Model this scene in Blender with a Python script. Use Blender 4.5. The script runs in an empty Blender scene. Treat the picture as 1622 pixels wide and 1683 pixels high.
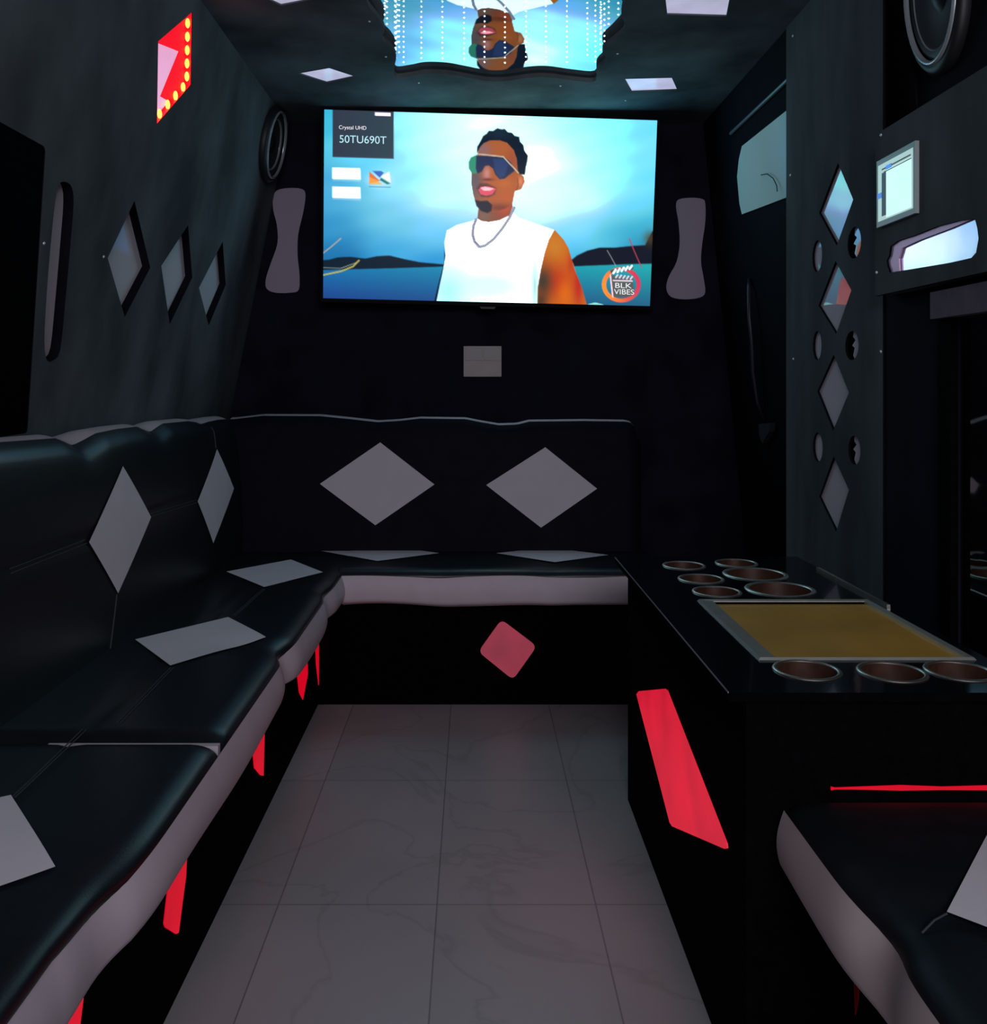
import bpy, math, random
import numpy as np
from mathutils import Vector, Matrix
random.seed(4)
C = bpy.context.scene.collection
S = bpy.context.scene
# ------------------------------------------------------------------ camera, world, light, exposure
F, CX, CY, W, H = 1500.0, 778.0, 632.0, 1622.0, 1683.0
cam_d = bpy.data.cameras.new('camera'); cam = bpy.data.objects.new('camera', cam_d); C.objects.link(cam)
cam.location = (0, 0, 1); cam.rotation_euler = (math.pi/2, 0, 0)
cam_d.sensor_fit = 'HORIZONTAL'; cam_d.sensor_width = 36; cam_d.lens = 36*F/W
cam_d.shift_x = (W/2-CX)/W; cam_d.shift_y = -(H/2-CY)/W; cam_d.clip_start = .02
S.camera = cam
vs = S.view_settings
vs.view_transform = 'Standard'; vs.look = 'None'; vs.gamma = 1; vs.use_curve_mapping = False
vs.exposure = 0.0
wd = bpy.data.worlds.new('world'); S.world = wd; wd.use_nodes = True
wd.node_tree.nodes['Background'].inputs[0].default_value = (.80, .76, .92, 1)
wd.node_tree.nodes['Background'].inputs[1].default_value = 0.45          # ambient fill, entering at the open rear end
def area(name, loc, rot, size, col, power, sy=None):
    l = bpy.data.lights.new(name, 'AREA'); l.energy = power; l.color = col; l.size = size
    if sy: l.shape = 'RECTANGLE'; l.size_y = sy
    o = bpy.data.objects.new(name, l); C.objects.link(o); o.location = loc; o.rotation_euler = rot
    return o
# added fill light behind the photographer, where open rear doors are assumed
area('rear_fill_light', (0.25, -1.2, 1.70), (math.radians(70), 0, math.radians(8)), 1.4, (.92, .87, 1.0), 27.0, .55)

# ------------------------------------------------------------------ helpers
def lin(c):
    f = lambda v: v/12.92 if v <= .04045 else ((v+.055)/1.055)**2.4
    return tuple(f(x/255) for x in c)
def ray(px, py): return Vector(((px-CX)/F, 1, (CY-py)/F))
CAM = Vector((0, 0, 1))
def on(px, py, n, d):                      # point seen at (px,py) on the plane n.p = d
    r = ray(px, py); n = Vector(n)
    return CAM + r*((d-n.dot(CAM))/n.dot(r))
def onX(px, py, X): return on(px, py, (1, 0, 0), X)
def onY(px, py, Y): return on(px, py, (0, 1, 0), Y)
def onZ(px, py, Z): return on(px, py, (0, 0, 1), Z)

def nt(name):
    m = bpy.data.materials.new(name); m.use_nodes = True
    return m, m.node_tree.nodes, m.node_tree.links, m.node_tree.nodes['Principled BSDF']
def mat(name, col, rough=.5, metal=0., spec=.5, noise=0., nscale=20., bump=0., bscale=200., stretch=(1, 1, 1), coat=0.):
    m, N, L, b = nt(name)
    b.inputs['Base Color'].default_value = (*col, 1)
    b.inputs['Roughness'].default_value = rough; b.inputs['Metallic'].default_value = metal
    b.inputs['Specular IOR Level'].default_value = spec; b.inputs['Coat Weight'].default_value = coat
    tc = N.new('ShaderNodeTexCoord'); mp = N.new('ShaderNodeMapping'); mp.inputs['Scale'].default_value = stretch
    L.new(tc.outputs['Object'], mp.inputs['Vector'])
    nz = N.new('ShaderNodeTexNoise'); nz.inputs['Scale'].default_value = nscale; nz.inputs['Detail'].default_value = 6
    L.new(mp.outputs[0], nz.inputs['Vector'])
    rp = N.new('ShaderNodeValToRGB')
    lo = tuple(max(0, c*(1-noise)) for c in col); hi = tuple(min(1, c*(1+noise)) for c in col)
    rp.color_ramp.elements[0].position = .35; rp.color_ramp.elements[1].position = .68
    rp.color_ramp.elements[0].color = (*lo, 1); rp.color_ramp.elements[1].color = (*hi, 1)
    L.new(nz.outputs['Fac'], rp.inputs[0]); L.new(rp.outputs[0], b.inputs['Base Color'])
    if bump:
        n2 = N.new('ShaderNodeTexNoise'); n2.inputs['Scale'].default_value = bscale
        L.new(tc.outputs['Object'], n2.inputs['Vector'])
        bp = N.new('ShaderNodeBump'); bp.inputs['Strength'].default_value = bump; bp.inputs['Distance'].default_value = .002
        L.new(n2.outputs['Fac'], bp.inputs['Height']); L.new(bp.outputs[0], b.inputs['Normal'])
    return m
def emis(name, col, strength=1., base=(.05, .05, .05), rough=.4, noise=0.):
    m, N, L, b = nt(name)
    b.inputs['Base Color'].default_value = (*base, 1); b.inputs['Roughness'].default_value = rough
    b.inputs['Emission Color'].default_value = (*col, 1); b.inputs['Emission Strength'].default_value = strength
    if noise:
        tc = N.new('ShaderNodeTexCoord'); nz = N.new('ShaderNodeTexNoise'); nz.inputs['Scale'].default_value = 9
        L.new(tc.outputs['Object'], nz.inputs['Vector'])
        mr = N.new('ShaderNodeMapRange'); mr.inputs['To Min'].default_value = strength*(1-noise); mr.inputs['To Max'].default_value = strength*(1+noise)
        L.new(nz.outputs['Fac'], mr.inputs['Value']); L.new(mr.outputs[0], b.inputs['Emission Strength'])
    return m
def film_mirror(name, gloss=.5, dif=(.55, .5, .6), rough=.02, gcol=(.9, .9, .95)):   # acrylic mirror still under its milky film
    m = bpy.data.materials.new(name); m.use_nodes = True; N = m.node_tree.nodes; L = m.node_tree.links
    N.remove(N['Principled BSDF'])
    d = N.new('ShaderNodeBsdfDiffuse'); d.inputs[0].default_value = (*dif, 1)
    g = N.new('ShaderNodeBsdfGlossy'); g.inputs['Color'].default_value = (*gcol, 1); g.inputs['Roughness'].default_value = rough
    nz = N.new('ShaderNodeTexNoise'); nz.inputs['Scale'].default_value = 6; tc = N.new('ShaderNodeTexCoord')
    L.new(tc.outputs['Object'], nz.inputs['Vector'])
    bp = N.new('ShaderNodeBump'); bp.inputs['Strength'].default_value = .12; bp.inputs['Distance'].default_value = .01
    L.new(nz.outputs['Fac'], bp.inputs['Height']); L.new(bp.outputs[0], g.inputs['Normal'])
    mx = N.new('ShaderNodeMixShader'); mx.inputs[0].default_value = gloss
    L.new(d.outputs[0], mx.inputs[1]); L.new(g.outputs[0], mx.inputs[2]); L.new(mx.outputs[0], N['Material Output'].inputs[0])
    return m

M_suede = mat('dark_suede', (.10, .118, .125), .95, spec=.15, noise=.48, nscale=3.6, bump=.25, bscale=260, stretch=(1, 1, .55))
M_suede_r = mat('dark_suede_pillar', (.085, .105, .112), .95, spec=.15, noise=.35, nscale=5, bump=.25, bscale=260, stretch=(1, 1, .35))
M_black = mat('black_felt', (.006, .006, .010), .9, spec=.1, noise=.2, nscale=12)
M_blackwall = mat('navy_black_felt', (.010, .011, .020), .95, spec=.1, noise=.25, nscale=6)
M_base = mat('black_carpet_base', (.0022, .0026, .0028), .9, spec=.03, noise=.3, nscale=60)
M_vinyl = mat('black_vinyl', (.009, .011, .014), .36, spec=.42, noise=.12, nscale=30, bump=.10, bscale=420)
M_vinyl2 = mat('black_vinyl_bench', (.009, .011, .014), .5, spec=.2, noise=.12, nscale=30, bump=.10, bscale=420)
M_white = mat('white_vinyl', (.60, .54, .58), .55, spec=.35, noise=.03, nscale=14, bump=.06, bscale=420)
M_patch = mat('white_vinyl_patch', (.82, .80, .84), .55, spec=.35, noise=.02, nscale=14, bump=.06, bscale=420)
M_patchB = mat('white_vinyl_patch_shaded', (.60, .575, .62), .55, spec=.3, noise=.02, nscale=14, bump=.06, bscale=420)  # darker copy of the patch vinyl; shading of the back put into colour
M_stitch = mat('grey_thread', (.05, .055, .06), .8, noise=.1)
M_gloss = mat('black_gloss_top', (.006, .007, .010), .12, spec=.55, noise=.1, coat=.3)
M_steel = mat('brushed_steel', (.66, .62, .54), .38, metal=1., noise=.08, nscale=60)
M_steel2 = mat('tray_steel', (.66, .70, .62), .35, metal=.75, noise=.06, nscale=30)
M_cup = mat('copper_brown_cup', (.085, .040, .024), .4, metal=.2, noise=.25, nscale=40)
M_olive = mat('olive_tray_lid', (.50, .29, .04), .5, metal=0., noise=.12, nscale=7)
M_rub = mat('black_rubber', (.012, .014, .016), .5, noise=.1)
M_ring = mat('speaker_ring', (.50, .56, .58), .25, metal=.5, noise=.05)

M_filmL = film_mirror('film_mirror_left', .16, (.86, .88, .92), .05)
M_filmR = film_mirror('film_mirror_pillar', .32, (.94, .88, .97), .02)
M_filmC = emis('ceiling_light_panel', lin((172, 170, 198)), 1.0, (.6, .58, .66), .15, .35)
M_violin = mat('grey_film_panel', (.40, .35, .44), .6, noise=.03, nscale=4)
M_plate = mat('beige_plate', (.42, .39, .35), .5, noise=.05)
M_red = emis('red_panel_light', lin((208, 6, 34)), 1.0, (.15, .01, .02), .35, .25)
M_redbright = emis('red_slab_light', lin((205, 20, 46)), 1.0, (.35, .12, .14), .3, .35)
M_reddim = emis('red_dim_panel', lin((150, 40, 60)), .75, (.35, .12, .15), .4, .5)
M_redglow = emis('red_light_channel', (1.0, .0, .012), 1.25, (.4, .02, .02))
M_ledor = emis('amber_led', (1.0, .42, .06), 3.0)
M_ledw = emis('white_led', (.85, .95, 1.0), 22.0)
M_screw = mat('steel_screw', (.85, .87, .9), .3, metal=.4)

def tag(o, label=None, cat=None, group=None, kind=None):
    if label: o['label'] = label
    if cat: o['category'] = cat
    if group: o['group'] = group
    if kind: o['kind'] = kind
    return o
ROOT = {}
def thing(name, loc, label, cat, group=None):
    o = bpy.data.objects.new(name, None); o.empty_display_size = .05; C.objects.link(o); o.location = loc
    ROOT[o] = Vector(loc); return tag(o, label, cat, group)
def link_mesh(name, me, parent=None, smooth=False):
    o = bpy.data.objects.new(name, me); C.objects.link(o)
    if smooth:
        for p in me.polygons: p.use_smooth = True
    if parent is not None:
        off = ROOT[parent]; me.transform(Matrix.Translation(-off)); o.parent = parent; ROOT[o] = off
    else:                                   # origin to the base of the mesh
        co = [v.co.copy() for v in me.vertices]
        c = Vector((sum(v.x for v in co)/len(co), sum(v.y for v in co)/len(co), min(v.z for v in co)))
        me.transform(Matrix.Translation(-c)); o.location = c; ROOT[o] = c
    return o
def obj(name, V, Fc, m, parent=None, smooth=False):
    me = bpy.data.meshes.new(name); me.from_pydata([tuple(v) for v in V], [], Fc)
    me.materials.append(m); me.validate(); me.update()
    return link_mesh(name, me, parent, smooth)
class MB:
    def __init__(s): s.V = []; s.F = []
    def add(s, V, Fc):
        n = len(s.V); s.V += [Vector(v) for v in V]; s.F += [tuple(i+n for i in f) for f in Fc]; return s
    def box(s, a, b, open_top=False):
        x0, y0, z0 = a; x1, y1, z1 = b
        V = [(x0,y0,z0),(x1,y0,z0),(x1,y1,z0),(x0,y1,z0),(x0,y0,z1),(x1,y0,z1),(x1,y1,z1),(x0,y1,z1)]
        Fc = [(3,2,1,0),(0,1,5,4),(1,2,6,5),(2,3,7,6),(3,0,4,7)] + ([] if open_top else [(4,5,6,7)])
        return s.add(V, Fc)
    def grid(s, fn, nu, nv, flip=False):
        V = [fn(i/nu, j/nv) for j in range(nv+1) for i in range(nu+1)]
        Fc = []
        for j in range(nv):
            for i in range(nu):
                a = j*(nu+1)+i; q = (a, a+1, a+nu+2, a+nu+1)
                Fc.append(q[::-1] if flip else q)
        return s.add(V, Fc)
    def prism(s, pts, d):                   # polygon pts swept by vector d
        n = len(pts); P = [Vector(p) for p in pts]; d = Vector(d)
        return s.add(P+[p+d for p in P], [tuple(range(n)), tuple(range(2*n-1, n-1, -1))]+[(i, n+i, n+(i+1) % n, (i+1) % n) for i in range(n)])
    def tube(s, pts, r, k=6, closed=False):
        P = [Vector(p) for p in pts]; n = len(P); V = []; Fc = []
        for i, p in enumerate(P):
            t = (P[(i+1) % n]-P[i-1]) if closed else (P[min(i+1, n-1)]-P[max(i-1, 0)])
            t = t.normalized(); a = t.orthogonal() if abs(t.z) > .95 else t.cross(Vector((0, 0, 1)))
            a.normalize(); b = t.cross(a)
            for j in range(k):
                w = 2*math.pi*j/k; V.append(p+(a*math.cos(w)+b*math.sin(w))*r)
        m = n if closed else n-1
        for i in range(m):
            for j in range(k):
                i2 = (i+1) % n
                Fc.append((i*k+j, i*k+(j+1) % k, i2*k+(j+1) % k, i2*k+j))
        if not closed: Fc += [tuple(range(k))[::-1], tuple((n-1)*k+j for j in range(k))]
        return s.add(V, Fc)
    def bead(s, c, r):
        c = Vector(c); V = [c+Vector(v)*r for v in ((1,0,0),(-1,0,0),(0,1,0),(0,-1,0),(0,0,1),(0,0,-1))]
        return s.add(V, [(0,2,4),(2,1,4),(1,3,4),(3,0,4),(2,0,5),(1,2,5),(3,1,5),(0,3,5)])
    def lathe(s, prof, c, k=40, ax='z', rot=None):
        V = []; Fc = []; c = Vector(c)
        for r, z in prof:
            for j in range(k):
                w = 2*math.pi*j/k; v = Vector((r*math.cos(w), r*math.sin(w), z))
                if rot: v = rot @ v
                V.append(c+v)
        for i in range(len(prof)-1):
            for j in range(k):
                Fc.append((i*k+j, i*k+(j+1) % k, (i+1)*k+(j+1) % k, (i+1)*k+j))
        return s.add(V, Fc)
    def build(s, name, m, parent=None, smooth=False): return obj(name, s.V, s.F, m, parent, smooth)
def board(name, outer, holes, thick, O, u, v, n, m, parent=None, edge=None):
    """flat board with cut-outs; outer / holes are (a,b) pairs on the axes u,v; front face through O, thickness goes along -n"""
    cu = bpy.data.curves.new('tmp', 'CURVE'); cu.dimensions = '2D'; cu.fill_mode = 'BOTH'; cu.extrude = thick/2
    for loop in [outer]+holes:
        sp = cu.splines.new('POLY'); sp.points.add(len(loop)-1)
        for i, (a, b) in enumerate(loop): sp.points[i].co = (a, b, 0, 1)
        sp.use_cyclic_u = True
    o = bpy.data.objects.new('tmp', cu); C.objects.link(o)
    bpy.context.view_layer.update()
    me = bpy.data.meshes.new_from_object(o.evaluated_get(bpy.context.evaluated_depsgraph_get()))
    bpy.data.objects.remove(o); bpy.data.curves.remove(cu)
    me.name = name; u, v, n = Vector(u), Vector(v), Vector(n); Oc = Vector(O)-n*thick/2
    for vt in me.vertices: vt.co = Oc + u*vt.co.x + v*vt.co.y + n*vt.co.z
    me.materials.clear(); me.materials.append(m); me.update()
    if edge:
        me.materials.append(edge)
        for p in me.polygons:
            p.material_index = 1 if abs(p.normal.dot(n)) < .5 else 0
    return link_mesh(name, me, parent)
def smoothpoly(pts, n=4):                   # closed Catmull-Rom through 2D points
    out = []; k = len(pts)
    for i in range(k):
        p0, p1, p2, p3 = (Vector(pts[(i+j-1) % k]) for j in range(4))
        for t in range(n):
            t /= n
            q = .5*((2*p1)+(p2-p0)*t+(2*p0-5*p1+4*p2-p3)*t*t+(3*p1-p0-3*p2+p3)*t**3)
            out.append(tuple(q))
    return out
def roundpoly(pts, r, k=5):                 # 2D polygon with rounded corners
    out = []; n = len(pts)
    for i in range(n):
        a, b, c = Vector(pts[i-1]), Vector(pts[i]), Vector(pts[(i+1) % n])
        d1 = (a-b); d2 = (c-b); rr = min(r, d1.length*.4, d2.length*.4)
        s = b+d1.normalized()*rr; e = b+d2.normalized()*rr
        for j in range(k+1):
            t = j/k; out.append(tuple((1-t)**2*s+2*t*(1-t)*b+t*t*e))
    return out
def scale2(pts, s, shift=(0, 0)):
    cx = sum(p[0] for p in pts)/len(pts); cy = sum(p[1] for p in pts)/len(pts)
    return [(cx+(p[0]-cx)*s+shift[0], cy+(p[1]-cy)*s+shift[1]) for p in pts]
def interp(x, xs, ys): return float(np.interp(x, xs, ys))

# ------------------------------------------------------------------ the setting
YB = 3.50; HC = 2.0; Y0 = -1.3
# marble floor tiles
mfl, N, L, b = nt('marble_tile')
tc = N.new('ShaderNodeTexCoord'); mp = N.new('ShaderNodeMapping'); mp.inputs['Location'].default_value = (.07, -1.755, 0)
L.new(tc.outputs['Object'], mp.inputs['Vector'])
br = N.new('ShaderNodeTexBrick'); br.offset = 0; br.inputs['Scale'].default_value = 1; br.inputs['Brick Width'].default_value = .305
br.inputs['Row Height'].default_value = .55; br.inputs['Mortar Size'].default_value = .0016; br.inputs['Mortar Smooth'].default_value = .3
br.inputs['Color1'].default_value = (.9, .9, .9, 1); br.inputs['Color2'].default_value = (1.05, 1.03, 1.05, 1); br.inputs['Mortar'].default_value = (.50, .49, .48, 1)
L.new(mp.outputs[0], br.inputs['Vector'])
nz = N.new('ShaderNodeTexNoise'); nz.inputs['Scale'].default_value = 1.9; nz.inputs['Detail'].default_value = 9; nz.inputs['Distortion'].default_value = .9
L.new(tc.outputs['Object'], nz.inputs['Vector'])
vein = N.new('ShaderNodeValToRGB'); e = vein.color_ramp.elements
e[0].position = .478; e[0].color = (1, 1, 1, 1); e[1].position = .506; e[1].color = (1, 1, 1, 1)
k = e.new(.492); k.color = (.86, .855, .85, 1)
L.new(nz.outputs['Fac'], vein.inputs[0])
n2 = N.new('ShaderNodeTexNoise'); n2.inputs['Scale'].default_value = 1.7; n2.inputs['Detail'].default_value = 5
L.new(tc.outputs['Object'], n2.inputs['Vector'])
r2 = N.new('ShaderNodeValToRGB'); r2.color_ramp.elements[0].position = .3; r2.color_ramp.elements[1].position = .7
r2.color_ramp.elements[0].color = (.36, .365, .36, 1); r2.color_ramp.elements[1].color = (.46, .45, .455, 1)
L.new(n2.outputs['Fac'], r2.inputs[0])
m1 = N.new('ShaderNodeMix'); m1.data_type = 'RGBA'; m1.blend_type = 'MULTIPLY'; m1.inputs[0].default_value = 1
L.new(r2.outputs[0], m1.inputs[6]); L.new(vein.outputs[0], m1.inputs[7])
m2 = N.new('ShaderNodeMix'); m2.data_type = 'RGBA'; m2.blend_type = 'MULTIPLY'; m2.inputs[0].default_value = 1
L.new(m1.outputs[2], m2.inputs[6]); L.new(br.outputs['Color'], m2.inputs[7]); L.new(m2.outputs[2], b.inputs['Base Color'])
b.inputs['Roughness'].default_value = .38; b.inputs['Specular IOR Level'].default_value = .35
fl = bpy.data.meshes.new('floor'); mb = MB().box((-1.15, Y0, -.04), (1.15, 3.6, 0))
fl.from_pydata([tuple(v) for v in mb.V], [], mb.F); fl.materials.append(mfl)
fo = bpy.data.objects.new('floor', fl); C.objects.link(fo); tag(fo, kind='structure')

# left wall: leans inwards, a suede board with cut-outs
LS, LA = .2, .909
nL = Vector((1, 0, -LS)).normalized(); uL = Vector((0, 1, 0)); vL = Vector((LS, 0, 1)).normalized(); OL = Vector((-LA, 0, 1))
dL = nL.dot(OL)
def L2(px, py): p = on(px, py, nL, dL)-OL; return (p.dot(uL), p.dot(vL))
def L3(a, b, d=0): return OL+uL*a+vL*b+nL*d
hm = lambda h: (h-1)*math.sqrt(1+LS*LS)
dia = {
 'a': [L2(*p) for p in ((221, 330), (247, 440), (205, 521), (177, 424))],
 'b': [L2(*p) for p in ((309, 370), (316, 456), (279, 533), (265, 437))],
 'c': [L2(*p) for p in ((366, 397), (371, 468), (343, 535), (327, 473))]}
slotpx = [(97,303),(108,299),(118,308),(121,335),(116,400),(107,500),(99,575),(88,592),(77,592),(73,560),(77,480),(84,395),(91,330)]
slot = smoothpoly([L2(*p) for p in slotpx], 3)
redw = [L2(*p) for p in ((260, 68), (316, 20), (314, 140), (258, 205))]
win = roundpoly([L2(75, 242), L2(45, 712), (.7, L2(45, 712)[1]-.02), (.7, L2(75, 242)[1])], .012)
wl = board('wall_left', [(Y0, hm(0)), (YB, hm(0)), (YB, hm(2.02)), (Y0, hm(2.02))], list(dia.values())+[slot, redw, win], .022, OL, uL, vL, nL, M_suede, None, M_black)
tag(wl, kind='structure')
# black blanked window in the left wall
w = thing('window_1', L3(1.2, .0, -.03), None, None); w['kind'] = 'structure'
MB().prism([L3(a, b_, -.002) for a, b_ in scale2(win, .998)], nL*-.006).build('pane', mat('blacked_glass', (.002, .002, .003), .9, spec=.02), w)
def mirror_on_left(pts, name, label, m=M_filmL, cat='mirror', group=None, d=-.0225, grow=1.12):
    o = MB().prism([L3(a, b_, d) for a, b_ in scale2(pts, grow)], nL*-.004).build(name, m)
    return tag(o, label, cat, group)
G = 'diamond mirrors along the left wall'
mirror_on_left(dia['a'], 'diamond_mirror', 'largest and nearest of the three diamond mirrors cut into the left wall', group=G)
mirror_on_left(dia['b'], 'diamond_mirror', 'middle one of the three diamond mirrors cut into the left wall', group=G)
mirror_on_left(dia['c'], 'diamond_mirror', 'smallest and farthest diamond mirror on the left wall, closest to the screen wall', group=G)
mirror_on_left(slot, 'slot_mirror', 'tall narrow curved mirror slot beside the black window on the left wall', grow=1.04)

# red lit wall light box
rl = thing('wall_light_box', L3(redw[3][0], redw[3][1], -.03), 'bright red lit slanted wall light with amber diodes high on left wall', 'wall light')
mb = MB(); n4 = 4
for i in range(4):
    rs_ = scale2(redw, .985); a, b_ = rs_[i], rs_[(i+1) % 4]
    mb.add([L3(*a, -.001), L3(*b_, -.001), L3(*b_, -.014), L3(*a, -.014)], [(0, 1, 2, 3)])
mb.build('glowing_rim', M_redglow, rl)
MB().prism([L3(a, b_, -.014) for a, b_ in scale2(redw, 1.03)], nL*-.003).build('red_reflection', emis('mirrored_red', (.95, .0, .015), 1.0, (.02, 0, 0), .8), rl)  # glowing backing; red mirror reflections put in as emission
MB().prism([L3(a, b_, -.0135) for a, b_ in [L2(*p) for p in ((256,68),(301,86),(271,160),(285,168),(254,206))]], nL*.001).build('pink_reflection', emis('mirrored_pink', lin((222, 150, 192)), 1.0, (.5, .4, .45), .3, .12), rl)  # glowing patch in the shape of the pink reflection on the mirror film
leds = []
for (p, q, n) in ((redw[1], redw[2], 5), (redw[2], redw[3], 4)):
    for i in range(n):
        t = (i+.5)/n; a = p[0]+(q[0]-p[0])*t; b_ = p[1]+(q[1]-p[1])*t
        cxm = sum(k[0] for k in redw)/4; cym = sum(k[1] for k in redw)/4
        a += (cxm-a)*.09; b_ += (cym-b_)*.09
        MB().lathe([(.0001, -.013), (.003, -.011), (.0052, -.006), (.006, 0), (.0052, .006), (.003, .011), (.0001, .013)], L3(a, b_, -.008), 12).build('diode', M_ledor, rl, True)

# back wall
tag(MB().box((-1.05, YB, 0), (1.1, YB+.03, 2.05)).build('wall_back', M_blackwall), kind='structure')
# violin shaped panels flanking the screen
def flat_on_back(px, name, label, m, cat, group=None, Y=YB-.004, n=3, d=.0035):
    P = smoothpoly([(onY(*p, Y).x, onY(*p, Y).z) for p in px], n)
    return tag(MB().prism([(a, Y, b_) for a, b_ in P], (0, d, 0)).build(name, m), label, cat, group)
vl = [(455,313),(475,309),(497,311),(502,322),(498,350),(490,385),(489,420),(492,450),(491,476),(478,481),(452,481),(438,474),(437,458),(446,430),(456,400),(455,370),(449,345),(449,325)]
vr = [(1115,328),(1135,325),(1154,327),(1159,335),(1159,365),(1154,400),(1152,430),(1156,455),(1159,480),(1150,489),(1125,492),(1103,488),(1095,474),(1099,455),(1112,430),(1117,400),(1115,365),(1111,340)]
flat_on_back(vl, 'hourglass_panel', 'grey hourglass shaped panel on the dark wall left of the screen', M_violin, 'wall panel', 'hourglass panels beside the screen')
flat_on_back(vr, 'hourglass_panel', 'grey hourglass shaped panel on the dark wall right of the screen', M_violin, 'wall panel', 'hourglass panels beside the screen')
# switch plate
a = onY(762, 619, YB-.01); c = onY(824, 569, YB-.01)
sw = thing('socket_plate', (a.x, YB-.012, a.z), 'small beige rectangular socket plate on the dark wall below the screen', 'socket plate')
MB().box((a.x, YB-.012, a.z), (c.x, YB-.001, c.z)).build('plate', M_plate, sw)
mx_, mz_ = (a.x+c.x)/2, (a.z+c.z)/2
for (x0, x1) in ((a.x+.006, mx_-.003), (mx_+.003, c.x-.006)):
    MB().box((x0, YB-.016, mz_+.004), (x1, YB-.0122, c.z-.008)).build('rocker', mat('plate_dark', (.28, .27, .25), .4), sw)

# right wall (beyond the pillar) leaning a little
nR = Vector((-1, 0, -.1)).normalized(); dR = nR.dot(Vector((.98, 0, 1)))
mb = MB(); mb.prism([(1.08, 1.9, 0), (1.08, YB, 0), (.875, YB, 2.05), (.875, 1.9, 2.05)], (.05, 0, 0))
tag(mb.build('wall_right', M_black), kind='structure')
# pale blind window on it, and the trim above
nz_ = nR*.006
w = thing('window_2', on(1252, 260, nR, dR), None, None); w['kind'] = 'structure'
P = [on(*p, nR, dR)+nz_ for p in ((1217,262),(1222,240),(1300,178),(1312,178),(1312,318),(1222,352),(1218,335),(1214,290))]
MB().prism(P, nR*-.004).build('pane', film_mirror('pale_blind', .06, (.80, .98, .92), .15), w)
P = [on(*p, nR, dR)+nR*.012 for p in ((1242,322),(1242,330),(1262,322),(1262,312))]
P = [on(*p, nR, dR)+nR*.012 for p in ((1258,318),(1272,295),(1284,300),(1290,318))]
t = MB().tube([on(*p, nR, dR)+nR*.014 for p in ((1258,287),(1268,285),(1278,292),(1284,304),(1285,314))], .0016).build('cord', M_rub, w)
tr = MB(); A = on(1204, 219, nR, dR)+nR*.006; B = on(1330, 101, nR, dR)+nR*.006
tr.tube([A, B], .006, 8); tag(tr.build('trim_1', mat('grey_trim', (.13, .15, .16), .4)), kind='structure')
# dark handle and latch further down
hd = thing('grab_handle', on(1270, 722, nR, dR), 'dark grab handle running down the far right wall beside the pillar', 'handle')
MB().tube([on(*p, nR, dR)+nR*q for p, q in (((1234,458),.004),((1240,475),.02),((1246,520),.03),((1250,560),.03),((1252,610),.03),((1255,660),.02),((1256,690),.004))], .007, 8).build('bar', mat('dark_bar', (.03, .03, .045), .35), hd, True)
MB().prism([on(*p, nR, dR)+nR*.02 for p in ((1256,696),(1276,694),(1274,708),(1268,718),(1262,728),(1257,715))], nR*-.018).build('latch', mat('latch_grey', (.07, .07, .09), .35), hd)

# suede pillar panel with cut-outs
XP = .875
def R2(px, py, X=XP): p = onX(px, py, X); return (p.y, p.z)
d4 = [((1377,268),(1402,328),(1375,404),(1346,350)), ((1373,429),(1399,477),(1374,549),(1345,502)), ((1370,583),(1395,645),(1369,708),(1343,643)), ((1370,750),(1395,805),(1374,874),(1346,816))]
def circ(px, py, rw, rh, n=20):
    return [R2(px+rw*math.cos(2*math.pi*i/n), py+rh*math.sin(2*math.pi*i/n)-(rw*math.cos(2*math.pi*i/n))*(CY-py)/(px-CX)) for i in range(n)]
c6 = [(1343,421,8,26),(1404,399,11,26),(1343,568,7,24),(1400,568,11,24),(1344,735,8,24),(1404,740,10,24)]
Dh = [[R2(*p) for p in d] for d in d4]; Ch = [circ(*c) for c in c6]
yA, yBp = R2(1292, 300)[0], R2(1451, 300)[0]
pl = board('pillar_panel', [(yBp, 0), (yA, 0), (yA, HC-.002), (yBp, HC-.002)], Dh+Ch, .006, (XP, 0, 0), (0, 1, 0), (0, 0, 1), (-1, 0, 0), M_suede_r, None, M_black)
tag(pl, 'tall dark suede pillar panel with a column of diamond and round mirror cut-outs', 'wall panel')
def mirR(pts, name, label, m, group, grow=1.12, X=XP+.0065, shift=(0, 0)):
    o = MB().prism([(X, a, b_) for a, b_ in scale2(pts, grow, shift)], (.004, 0, 0)).build(name, m)
    return tag(o, label, 'mirror', group)
G = 'diamond mirrors in the pillar panel'
for pts, lb in zip(Dh, ('top diamond mirror in the pillar, catching a red glow, level with the control display', 'second diamond mirror from the top of the pillar, its upper half bright', 'third diamond mirror from the top of the pillar, plain grey', 'lowest diamond mirror in the pillar panel, above the bar counter')):
    mirR(pts, 'diamond_mirror', lb, M_filmR, G)
G = 'round mirrors in the pillar panel'
lbs = ('round mirror in the pillar, upper left of the column', 'round mirror in the pillar, upper right, beside the long bright mirror', 'round mirror in the pillar, left at mid height', 'round mirror in the pillar, right at mid height, partly covered so a crescent shows', 'round mirror in the pillar, lowest on the left', 'round mirror in the pillar, lowest on the right')
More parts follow.
